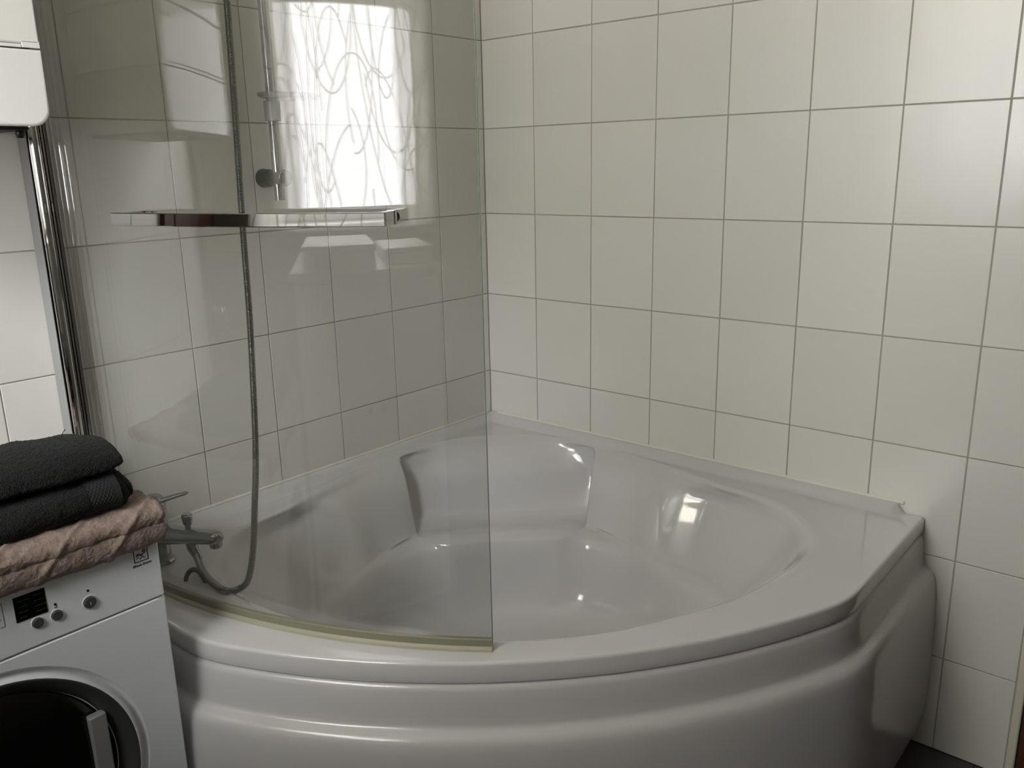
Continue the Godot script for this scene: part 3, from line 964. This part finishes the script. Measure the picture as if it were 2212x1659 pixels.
func build_machine() -> void:
	var wm := thing("washing_machine", "white front loading washing machine with round dark door beside the bathtub", "washing machine", Vector3(0.28, 0, 1.686))
	var white := std(Color(0.92, 0.93, 0.94), 0.32)
	var z0 := MZ
	var z1 := MZ + 0.598
	var cy := 0.4545
	var cz := 1.6805
	var R := 0.2333
	var bd := MB.new()
	bd.rbox(Vector3((0.04 + MX - 0.02) / 2, 0.43, (z0 + z1) / 2), Vector3(MX - 0.06, 0.826, z1 - z0), 0.004, 2)
	part("cabinet", bd, white, wm)
	part("worktop", span(Vector3(0.035, 0.832, z0 + 0.0), Vector3(MX - 0.012, 0.8435, z1), 0.004, 2), white, wm)
	# front plate with the door opening
	var fp := MB.new()
	var n := 192
	var ring := ringpts(cy, cz, R, MX, n)
	var outer := PackedVector3Array()
	var bevel := PackedVector3Array()
	var back := PackedVector3Array()
	var lo := Vector2(z0 + 0.003, 0.06)
	var hi := Vector2(z1 - 0.003, 0.6985)
	for k in n:
		var a := TAU * k / n
		var d := Vector2(cos(a), sin(a))
		var t := 1e9
		if d.x > 1e-6: t = minf(t, (hi.x - cz) / d.x)
		if d.x < -1e-6: t = minf(t, (lo.x - cz) / d.x)
		if d.y > 1e-6: t = minf(t, (hi.y - cy) / d.y)
		if d.y < -1e-6: t = minf(t, (lo.y - cy) / d.y)
		var q := Vector2(cz, cy) + d * t
		# snap the spokes nearest to the corners onto them
		for cx in [lo.x, hi.x]:
			for cyy in [lo.y, hi.y]:
				if q.distance_to(Vector2(cx, cyy)) < 0.0065: q = Vector2(cx, cyy)
		outer.append(Vector3(MX, q.y, q.x))
		var s := Vector2(signf(q.x - cz) if absf(q.x - lo.x) < 1e-4 or absf(q.x - hi.x) < 1e-4 else 0.0, signf(q.y - cy) if absf(q.y - lo.y) < 1e-4 or absf(q.y - hi.y) < 1e-4 else 0.0)
		bevel.append(Vector3(MX - 0.003, q.y + s.y * 0.002, q.x + s.x * 0.003))
		back.append(Vector3(MX - 0.021, q.y + s.y * 0.002, q.x + s.x * 0.003))
	fp.grid([ring, outer], true)
	if fp.n[0].x < 0: fp.invert()
	var fb := MB.new(); fb.grid([outer, bevel, back], true)
	if fb.n[0].z < 0: fb.invert()
	merge(fp, fb)
	part("front_plate", fp, white, wm)
	# control panel above it
	var cpn := MB.new()
	cpn.rbox(Vector3(MX - 0.011, 0.7725, (z0 + z1) / 2), Vector3(0.022, 0.141, z1 - z0), 0.0035, 3)
	var panel := part("control_panel", cpn, white, wm)
	part("gap_shade", span(Vector3(MX - 0.02, 0.697, z0 + 0.004), Vector3(MX - 0.004, 0.7035, z1 - 0.004), 0.0005), std(Color(0.1, 0.1, 0.1), 0.8), wm)  # near-black strip, the seam's shade put in as colour
	# programme display
	var dm := std(Color.WHITE, 0.18)
	dm.albedo_texture = display_print()
	var dv := MB.new()
	var dz0 := 1.6095
	var dz1 := 1.566
	dv.grid([PackedVector3Array([Vector3(MX + 0.0012, 0.7905, dz0), Vector3(MX + 0.0012, 0.7905, dz1)]), PackedVector3Array([Vector3(MX + 0.0012, 0.751, dz0), Vector3(MX + 0.0012, 0.751, dz1)])])
	if dv.n[0].x < 0: dv.invert()
	var dk := span(Vector3(MX - 0.001, 0.751, dz1), Vector3(MX + 0.0011, 0.7905, dz0), 0.0003)
	var dsp := part("display_window", dk, std(Color(0.012, 0.013, 0.014), 0.2), panel, "black programme display")
	dv.v = dv.v
	part("display_print", dv, dm, panel)
	# printed frame left of the display
	var pf := MB.new()
	for q in [[0.7895, 0.7865], [0.7525, 0.7495]]:
		pf.rbox(Vector3(MX + 0.0002, q[0], 1.648), Vector3(0.0004, 0.0007, 0.047), 0.0001)
	pf.rbox(Vector3(MX + 0.0002, 0.771, 1.6245), Vector3(0.0004, 0.0375, 0.0007), 0.0001)
	for k in 3: pf.rbox(Vector3(MX + 0.0002, 0.7825 - k * 0.009, 1.634), Vector3(0.0004, 0.0011, 0.012), 0.0001)
	part("panel_print", pf, std(Color(0.32, 0.32, 0.32), 0.5), panel)
	# push buttons and their lamps
	var bm := std(Color(0.36, 0.36, 0.355), 0.35, 0.4)
	for q in [[0.7395, 1.582, 0.0079], [0.7398, 1.5545, 0.0079], [0.7400, 1.5055, 0.0095]]:
		var bt := MB.new()
		var r: float = q[2]
		bt.lathe(PackedVector2Array([Vector2(-0.002, r), Vector2(0.0028, r), Vector2(0.0038, r * 0.93), Vector2(0.0036, r * 0.6), Vector2(0.0031, 0.0)]), Vector3(MX, q[0], q[1]), Vector3.RIGHT, 28)
		bt.outward()
		var o := part("button", bt, bm, panel)
		var rg := MB.new()
		rg.lathe(PackedVector2Array([Vector2(0.0, r + 0.0022), Vector2(0.0009, r + 0.0018), Vector2(0.0009, r + 0.0004), Vector2(0.0, r)]), Vector3(MX, q[0], q[1]), Vector3.RIGHT, 28)
		part("button_collar", rg, white, o)
		if r > 0.009:
			part("button_mark", span(Vector3(MX + 0.0031, q[0] - 0.0035, q[1] - 0.0006), Vector3(MX + 0.0040, q[0] + 0.0005, q[1] + 0.0006), 0.0002), std(Color(0.85, 0.85, 0.85), 0.3), o)
	for q in [[0.7575, 1.5545], [0.7595, 1.5055]]:
		var lm := MB.new()
		lm.lathe(PackedVector2Array([Vector2(-0.001, 0.0022), Vector2(0.0006, 0.002), Vector2(0.0012, 0.001), Vector2(0.0013, 0.0)]), Vector3(MX, q[0], q[1]), Vector3.RIGHT, 14)
		lm.outward()
		part("indicator_lamp", lm, std(Color(0.02, 0.02, 0.02), 0.2), panel, "tiny dark indicator")
	var sy := MB.new()
	for q in [[0.7520, 1.5555, 0.0022, 0.0012], [0.7535, 1.5535, 0.0009, 0.0024], [0.7510, 1.5530, 0.0012, 0.0009]]:
		sy.rbox(Vector3(MX + 0.0002, q[0], q[1]), Vector3(0.0004, q[2], q[3]), 0.0001)
	part("button_symbol", sy, std(Color(0.04, 0.04, 0.04), 0.5), panel)
	# emblem: a square with waves, and its lettering
	var ink := std(Color(0.035, 0.035, 0.035), 0.5)
	var em := MB.new()
	var ez0 := 1.4285
	var ez1 := 1.406
	var ey0 := 0.7757
	var ey1 := 0.7972
	for yy in [ey0, ey1]: em.rbox(Vector3(MX + 0.0003, yy, (ez0 + ez1) / 2), Vector3(0.0006, 0.0013, ez0 - ez1 + 0.0013), 0.0001)
	for zz in [ez0, ez1]: em.rbox(Vector3(MX + 0.0003, (ey0 + ey1) / 2, zz), Vector3(0.0006, ey1 - ey0, 0.0013), 0.0001)
	var w1 := spline([emblem(0.16, 0.50), emblem(0.28, 0.60), emblem(0.42, 0.55), emblem(0.55, 0.50), emblem(0.70, 0.55), emblem(0.83, 0.68), emblem(0.84, 0.82), emblem(0.72, 0.85), emblem(0.64, 0.76), emblem(0.72, 0.70)], 40)
	em.tube(w1, same(0.0008, 41), 6, true, Vector2(1, 1))
	var w2 := spline([emblem(0.16, 0.42), emblem(0.3, 0.50), emblem(0.46, 0.44), emblem(0.6, 0.42)], 20)
	em.tube(w2, same(0.0005, 21), 6)
	var w3 := spline([emblem(0.16, 0.22), emblem(0.24, 0.34), emblem(0.33, 0.30), emblem(0.42, 0.18), emblem(0.50, 0.22), emblem(0.57, 0.36), emblem(0.64, 0.32), emblem(0.72, 0.18), emblem(0.82, 0.24)], 36)
	em.tube(w3, same(0.0005, 37), 6)
	part("wave_emblem", em, ink, panel)
	var tx := TextMesh.new()
	tx.text = "Wave Drum"
	var sf := SystemFont.new(); sf.font_names = PackedStringArray(["Droid Sans"]); sf.font_weight = 700
	tx.font = sf; tx.font_size = 16; tx.pixel_size = 0.00035; tx.depth = 0.0004
	tx.horizontal_alignment = HORIZONTAL_ALIGNMENT_CENTER; tx.vertical_alignment = VERTICAL_ALIGNMENT_CENTER
	var to := place("lettering", tx, ink, panel)
	to.position = Vector3(MX + 0.0002, 0.7695, 1.4165) - wm.position - panel.position
	to.rotation.y = PI / 2
	# door: groove, broad dark ring, bowl glass and handle
	var gr := MB.new()
	gr.lathe(PackedVector2Array([Vector2(0.0, R), Vector2(-0.008, R - 0.0035), Vector2(-0.010, R - 0.008), Vector2(-0.006, R - 0.0125), Vector2(0.0015, R - 0.0155), Vector2(0.003, R - 0.018)]), Vector3(MX, cy, cz), Vector3.RIGHT, 96)
	if gr.n[gr.n.size() - 1].x < 0: gr.invert()
	part("door_surround", gr, white, wm)
	var door := Node3D.new()
	door.name = "door"; wm.add_child(door, true)
	var dr := MB.new()
	dr.lathe(PackedVector2Array([Vector2(0.003, R - 0.0178), Vector2(0.0045, R - 0.0185), Vector2(0.004, R - 0.022), Vector2(-0.004, R - 0.034), Vector2(-0.014, R - 0.0435), Vector2(-0.022, R - 0.0445)]), Vector3(MX, cy, cz), Vector3.RIGHT, 96)
	if dr.n[dr.n.size() - 1].x < -0.5: dr.invert()
	part("door_ring", dr, std(Color(0.25, 0.25, 0.245), 0.4), door, "broad dark grey door ring")
	var bw := MB.new()
	bw.lathe(PackedVector2Array([Vector2(-0.021, R - 0.0440), Vector2(-0.016, R - 0.052), Vector2(-0.012, R - 0.065), Vector2(-0.006, 0.13), Vector2(-0.001, 0.09), Vector2(0.003, 0.05), Vector2(0.0045, 0.0)]), Vector3(MX, cy, cz), Vector3.RIGHT, 64)
	bw.outward()
	if bw.n[bw.n.size() - 1].x < 0: bw.invert()
	part("door_glass", bw, std(Color(0.02, 0.021, 0.021), 0.12), door, "black door glass")
	var hd := MB.new()
	hd.rbox(Vector3(MX - 0.008, 0.462, 1.5205), Vector3(0.016, 0.164, 0.027), 0.003, 2)
	part("door_handle", hd, std(Color(0.55, 0.55, 0.545), 0.4), door, "light grey upright door handle")
	# plinth
	part("plinth", span(Vector3(0.06, 0.0, z0 + 0.01), Vector3(MX - 0.02, 0.058, z1 - 0.01), 0.003), std(Color(0.5, 0.5, 0.5), 0.5), wm)

func emblem(u: float, t: float) -> Vector3:
	return Vector3(MX + 0.0003, lerpf(0.7757, 0.7972, t), lerpf(1.4285, 1.406, u))

func display_print() -> ImageTexture:
	var im := Image.create(220, 200, false, Image.FORMAT_RGB8)
	im.fill(Color(0.010, 0.012, 0.013))
	var r := RandomNumberGenerator.new(); r.seed = 3
	# rows of small programme names too small to read
	for col in 2:
		for row in 4:
			var x := 26 + col * 110
			var y := 26 + row * 44 + (10 if col == 0 else 2)
			var stop := x + r.randi_range(52, 84)
			while x < stop:
				var w := r.randi_range(4, 12)
				im.fill_rect(Rect2i(x, y + r.randi_range(0, 2), w, 6), Color(0.30, 0.31, 0.31))
				x += w + 3
	return ImageTexture.create_from_image(im)

# ------------------------------------------------------------------ bath mat and towels
# a soft slab: closed outline in the x-y plane drawn out along z with rounded ends, then roughened
func soft_slab(outline: PackedVector2Array, z0: float, z1: float, rnd: float, step: float, fn: Callable) -> MB:
	var mid := Vector2.ZERO
	for p in outline: mid += p
	mid /= outline.size()
	# even out the outline
	var pts := PackedVector2Array()
	var per := 0.0
	for i in outline.size(): per += outline[i].distance_to(outline[(i + 1) % outline.size()])
	var cnt := int(per / step)
	var k := 0
	var acc := 0.0
	for i in cnt:
		var target := per * i / cnt
		while acc + outline[k].distance_to(outline[(k + 1) % outline.size()]) < target:
			acc += outline[k].distance_to(outline[(k + 1) % outline.size()]); k += 1
		var l := outline[k].distance_to(outline[(k + 1) % outline.size()])
		pts.append(outline[k].lerp(outline[(k + 1) % outline.size()], (target - acc) / l))
	var rows := []
	var ends := 10
	var nz := int((z1 - z0 - 2 * rnd) / step)
	var stations := []
	for i in ends + 1:
		var a := PI / 2 * i / ends
		stations.append([z0 + rnd - rnd * cos(a), pow(sin(a), 0.42)])
	for i in range(1, nz): stations.append([lerpf(z0 + rnd, z1 - rnd, i / float(nz)), 1.0])
	for i in ends + 1:
		var a := PI / 2 * (1.0 - float(i) / ends)
		stations.append([z1 - rnd + rnd * cos(a), pow(sin(a), 0.42)])
	# middle height under every point, towards which the ends close
	var yc := PackedFloat32Array()
	var xlo := 1e9
	var xhi := -1e9
	for p in pts:
		var lo := p.y
		var hi := p.y
		for q in pts:
			if absf(q.x - p.x) < step * 1.5:
				lo = minf(lo, q.y); hi = maxf(hi, q.y)
		yc.append((lo + hi) / 2)
		xlo = minf(xlo, p.x); xhi = maxf(xhi, p.x)
	var xm := (xlo + xhi) / 2
	for s in stations:
		var row := PackedVector3Array()
		for i in pts.size():
			var t := (pts[(i + 1) % pts.size()] - pts[(i - 1 + pts.size()) % pts.size()]).normalized()
			var nn := Vector2(t.y, -t.x)
			var fr: float = s[1]
			var q := Vector2(xm + (pts[i].x - xm) * (1.0 - (1.0 - fr) * rnd * 1.2 / (xhi - xlo)), yc[i] + (pts[i].y - yc[i]) * fr)
			row.append(fn.call(Vector3(q.x, q.y, s[0]), Vector3(nn.x, nn.y, 0)))
		rows.append(row)
	var m := MB.new()
	m.grid(rows, true)
	m.outward()
	return m

func rounded(pts: Array, sub := 8) -> PackedVector2Array:
	# closed Catmull-Rom through the points
	var out := PackedVector2Array()
	var n := pts.size()
	for i in n:
		for s in sub:
			out.append(pts[i].cubic_interpolate(pts[(i + 1) % n], pts[(i - 1 + n) % n], pts[(i + 2) % n], s / float(sub)))
	return out

func build_linen() -> void:
	var f := FastNoiseLite.new()
	f.seed = 4; f.frequency = 90.0; f.fractal_octaves = 2; f.noise_type = FastNoiseLite.TYPE_SIMPLEX_SMOOTH
	var g := FastNoiseLite.new()
	g.seed = 9; g.frequency = 9.0; g.fractal_octaves = 2
	# quilted bath mat, folded double over the front edge of the machine
	var mat := std(Color(0.58, 0.515, 0.475), 0.95)
	mat.rim_enabled = true; mat.rim = 0.5; mat.rim_tint = 0.6
	mat.albedo_texture = noise_tex(0.02, 3, Color(0.78, 0.74, 0.72), Color(1, 1, 1), 17, 512)
	mat.uv1_triplanar = true; mat.uv1_scale = Vector3.ONE * 5.0
	mat.normal_enabled = true; mat.normal_texture = noise_tex(0.05, 3, Color.BLACK, Color.WHITE, 43, 512, 5.0); mat.normal_scale = 0.8
	var bm := thing("bath_mat", "pinkish beige quilted plush bath mat folded on top of the washing machine", "bath mat", Vector3(0.3, 0.845, 1.69))
	var upper := rounded([Vector2(0.08, 0.8455), Vector2(0.065, 0.855), Vector2(0.08, 0.8655), Vector2(0.25, 0.869), Vector2(0.42, 0.870), Vector2(0.490, 0.870), Vector2(0.515, 0.864), Vector2(0.525, 0.851), Vector2(0.523, 0.838), Vector2(0.516, 0.836), Vector2(0.511, 0.8455), Vector2(0.42, 0.8445), Vector2(0.25, 0.8445)])
	var quilt := func(p: Vector3, n: Vector3) -> Vector3:
		var s := 0.105
		var u := (p.x + (0.87 - p.y)) * 0.9 + p.z
		var w := (p.x + (0.87 - p.y)) * 0.9 - p.z
		var c1 := absf(fposmod(u / s, 1.0) - 0.5) * 2.0
		var c2 := absf(fposmod(w / s, 1.0) - 0.5) * 2.0
		var crease := maxf(smoothstep(0.80, 1.0, c1), smoothstep(0.80, 1.0, c2))
		var d := -0.0034 * crease + 0.0016 * f.get_noise_3dv(p) + 0.004 * g.get_noise_3dv(p)
		return p + n * d
	part("upper_fold", soft_slab(upper, MZ - 0.011, 1.985, 0.012, 0.004, quilt), mat, bm)
	var lower := rounded([Vector2(0.5105, 0.842), Vector2(0.516, 0.842), Vector2(0.5225, 0.837), Vector2(0.525, 0.822), Vector2(0.5225, 0.809), Vector2(0.516, 0.8015), Vector2(0.5092, 0.803), Vector2(0.5082, 0.82)])
	part("lower_fold", soft_slab(lower, MZ - 0.009, 1.985, 0.010, 0.004, quilt), mat, bm)
	# two folded towels
	var terry := std(Color(0.055, 0.058, 0.062), 0.95)
	terry.rim_enabled = true; terry.rim = 0.12; terry.rim_tint = 0.5
	terry.normal_enabled = true
	terry.normal_texture = noise_tex(0.07, 2, Color.BLACK, Color.WHITE, 41, 512, 16.0)
	terry.normal_scale = 1.0
	terry.uv1_triplanar = true; terry.uv1_scale = Vector3.ONE * 9.0
	terry.albedo_color = Color(0.30, 0.31, 0.325)
	terry.albedo_texture = noise_tex(0.05, 2, Color(0.14, 0.14, 0.14), Color(0.24, 0.24, 0.24), 47, 512)
	var fluff := func(p: Vector3, n: Vector3) -> Vector3:
		return p + n * (0.0018 * f.get_noise_3dv(p * 1.9) + 0.004 * g.get_noise_3dv(p))
	var t1 := thing("towel", "dark grey folded towel with woven dotted border, lower one on the bath mat", "towel", Vector3(0.34, 0.87, 1.69), "folded dark grey towels")
	var low := rounded([Vector2(0.245, 0.874), Vector2(0.23, 0.893), Vector2(0.25, 0.912), Vector2(0.32, 0.921), Vector2(0.41, 0.926), Vector2(0.465, 0.925), Vector2(0.494, 0.916), Vector2(0.505, 0.896), Vector2(0.500, 0.879), Vector2(0.488, 0.872), Vector2(0.40, 0.871), Vector2(0.32, 0.871)])
	part("folded_cloth", soft_slab(low, 1.419, 1.93, 0.020, 0.003, fluff), terry, t1)
	# woven border band wrapped round the front near the right-hand end
	var bandm := std(Color(0.085, 0.09, 0.092), 0.9)
	bandm.rim_enabled = true; bandm.rim = 0.1
	var band := MB.new()
	var bp := [Vector2(0.462, 0.929), Vector2(0.480, 0.9245), Vector2(0.4955, 0.9175), Vector2(0.504, 0.908), Vector2(0.5080, 0.896), Vector2(0.5062, 0.885), Vector2(0.501, 0.877)]
	var brows := []
	for i in 61:
		var z := lerpf(1.434, 1.4815, i / 60.0)
		var row := PackedVector3Array()
		for j in 61:
			var q := j / 60.0 * (bp.size() - 1)
			var a := mini(int(q), bp.size() - 2)
			var p: Vector2 = bp[a].cubic_interpolate(bp[a + 1], bp[maxi(a - 1, 0)], bp[mini(a + 2, bp.size() - 1)], q - a)
			var dot := maxf(0.0, sin(i * 0.85 + (PI if (int(j / 3.7) % 2) else 0.0))) * maxf(0.0, absf(sin(j * 0.85)))
			if i < 14: dot = 0.0
			var out := Vector2(0.9, 0.35).normalized() * (0.0022 + 0.0012 * dot)
			row.append(Vector3(p.x + out.x, p.y + out.y, z) + Vector3.UP * 0.004 * g.get_noise_3dv(Vector3(p.x, p.y, z)))
		brows.append(row)
	band.grid(brows)
	if band.n[1800].x < 0: band.invert()
	part("woven_border", band, bandm, t1, "smooth border with raised dots")
	# rolled hem at the very end
	var inner := rounded([Vector2(0.28, 0.879), Vector2(0.27, 0.894), Vector2(0.28, 0.907), Vector2(0.35, 0.916), Vector2(0.44, 0.920), Vector2(0.482, 0.912), Vector2(0.492, 0.895), Vector2(0.484, 0.880), Vector2(0.44, 0.876), Vector2(0.35, 0.876)])
	part("inner_fold", soft_slab(inner, 1.407, 1.46, 0.010, 0.003, fluff), terry, t1)
	var t2 := thing("towel", "plain dark grey folded terry towel, upper of the two on the washing machine", "towel", Vector3(0.34, 0.93, 1.69), "folded dark grey towels")
	var lift := func(p: Vector3, n: Vector3) -> Vector3:
		var q: Vector3 = fluff.call(p, n)
		var k := smoothstep(0.926, 0.985, q.y)
		q.y += k * (0.010 * smoothstep(1.44, 1.56, q.z) - 0.006 * (1.0 - smoothstep(1.40, 1.46, q.z)))
		return q
	var up := rounded([Vector2(0.285, 0.930), Vector2(0.265, 0.940), Vector2(0.285, 0.950), Vector2(0.345, 0.966), Vector2(0.41, 0.978), Vector2(0.45, 0.976), Vector2(0.480, 0.964), Vector2(0.492, 0.946), Vector2(0.482, 0.9325), Vector2(0.41, 0.9305), Vector2(0.345, 0.927)])
	part("folded_cloth", soft_slab(up, 1.413, 1.92, 0.026, 0.003, lift), terry, t2)
	var th := MB.new()
	th.tube(spline([Vector3(0.41, 0.978, 1.474), Vector3(0.412, 0.988, 1.472), Vector3(0.417, 0.996, 1.468)], 6), same(0.0006, 7), 5)
	th.outward()
	part("loose_thread", th, terry, t2)

# ------------------------------------------------------------------ boiler
func build_boiler() -> void:
	var bo := thing("boiler", "white wall hung gas boiler above the washing machine, at the left edge", "boiler", Vector3(0.18, 1.46, 1.588))
	var enamel := std(Color(0.94, 0.93, 0.905), 0.14)
	enamel.clearcoat_enabled = true; enamel.clearcoat = 0.6; enamel.clearcoat_roughness = 0.03
	var x1 := 0.352
	var z0 := 1.3915
	var z1 := 1.785
	# silhouette in the z-y plane, rounded at the lower corners, pushed out along x
	var lower := MB.new()
	var o := PackedVector2Array()
	var yb := 1.4590
	var yt := 1.5712
	var r := 0.026
	for i in 9:
		var a := PI + PI / 2 * i / 8.0
		o.append(Vector2(z0 + r + cos(a) * r, yb + r + sin(a) * r))
	for i in 9:
		var a := PI * 1.5 + PI / 2 * i / 8.0
		o.append(Vector2(z1 - r + cos(a) * r, yb + r + sin(a) * r))
	o.append(Vector2(z1, yt)); o.append(Vector2(z0, yt))
	slab_x(lower, o, 0.012, x1, 0.004)
	part("lower_cover", lower, enamel, bo)
	var mid := span(Vector3(0.012, 1.5782, z0 + 0.001), Vector3(x1, 1.681, z1 - 0.001), 0.003, 3)
	mid.rbox(Vector3((0.012 + x1) / 2, 1.5777, z0 + 0.0139), Vector3(x1 - 0.012, 0.0098, 0.0258), 0.0008, 1)
	part("front_cover", mid, enamel, bo)
	part("upper_cover", span(Vector3(0.012, 1.6835, z0), Vector3(x1, 2.2, z1), 0.006, 3), enamel, bo)
	part("dark_core", span(Vector3(0.004, 1.470, z0 + 0.012), Vector3(x1 - 0.008, 2.18, z1 - 0.012), 0.004), std(Color(0.1, 0.1, 0.1), 0.8), bo)  # near-black core, shows as dark lines between the covers
	# finger tab across the seam
	part("finger_tab", span(Vector3(x1 - 0.02, 1.5724, 1.4195), Vector3(x1, 1.5773, z1 - 0.002), 0.0006), enamel, bo)
	part("nameplate", span(Vector3(x1 - 0.001, 1.655, 1.415), Vector3(x1 + 0.0008, 1.661, 1.452), 0.0005), std(Color(0.4, 0.39, 0.37), 0.4), bo)
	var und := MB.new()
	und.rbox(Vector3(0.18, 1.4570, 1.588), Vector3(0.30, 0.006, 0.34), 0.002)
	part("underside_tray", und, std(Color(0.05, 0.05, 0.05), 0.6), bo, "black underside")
	var kb := MB.new()
	kb.lathe(PackedVector2Array([Vector2(0.0, 0.0), Vector2(0.0, 0.0055), Vector2(0.007, 0.007), Vector2(0.011, 0.0065), Vector2(0.014, 0.004), Vector2(0.014, 0.0)]), Vector3(0.31, 1.443, 1.425), Vector3.UP, 16)
	part("drain_knob", kb, std(Color(0.03, 0.03, 0.03), 0.4), bo, "small black knob")

func slab_x(m: MB, o: PackedVector2Array, x0: float, x1: float, bev: float) -> void:
	var c := Vector2.ZERO
	for p in o: c += p
	c /= o.size()
	var rows := []
	for q in [[x0, 0.0], [x1 - bev, 0.0], [x1 - bev * 0.6, bev * 0.08], [x1 - bev * 0.29, bev * 0.29], [x1 - bev * 0.08, bev * 0.6], [x1, bev]]:
		var row := PackedVector3Array()
		for p in o:
			var d := p - c
			var sh := Vector2(d.x - signf(d.x) * minf(absf(d.x), q[1]), d.y - signf(d.y) * minf(absf(d.y), q[1]))
			row.append(Vector3(q[0], c.y + sh.y, c.x + sh.x))
		rows.append(row)
	m.grid(rows, true)
	m.cap(rows[0], true); m.cap(rows[-1])
	m.outward()
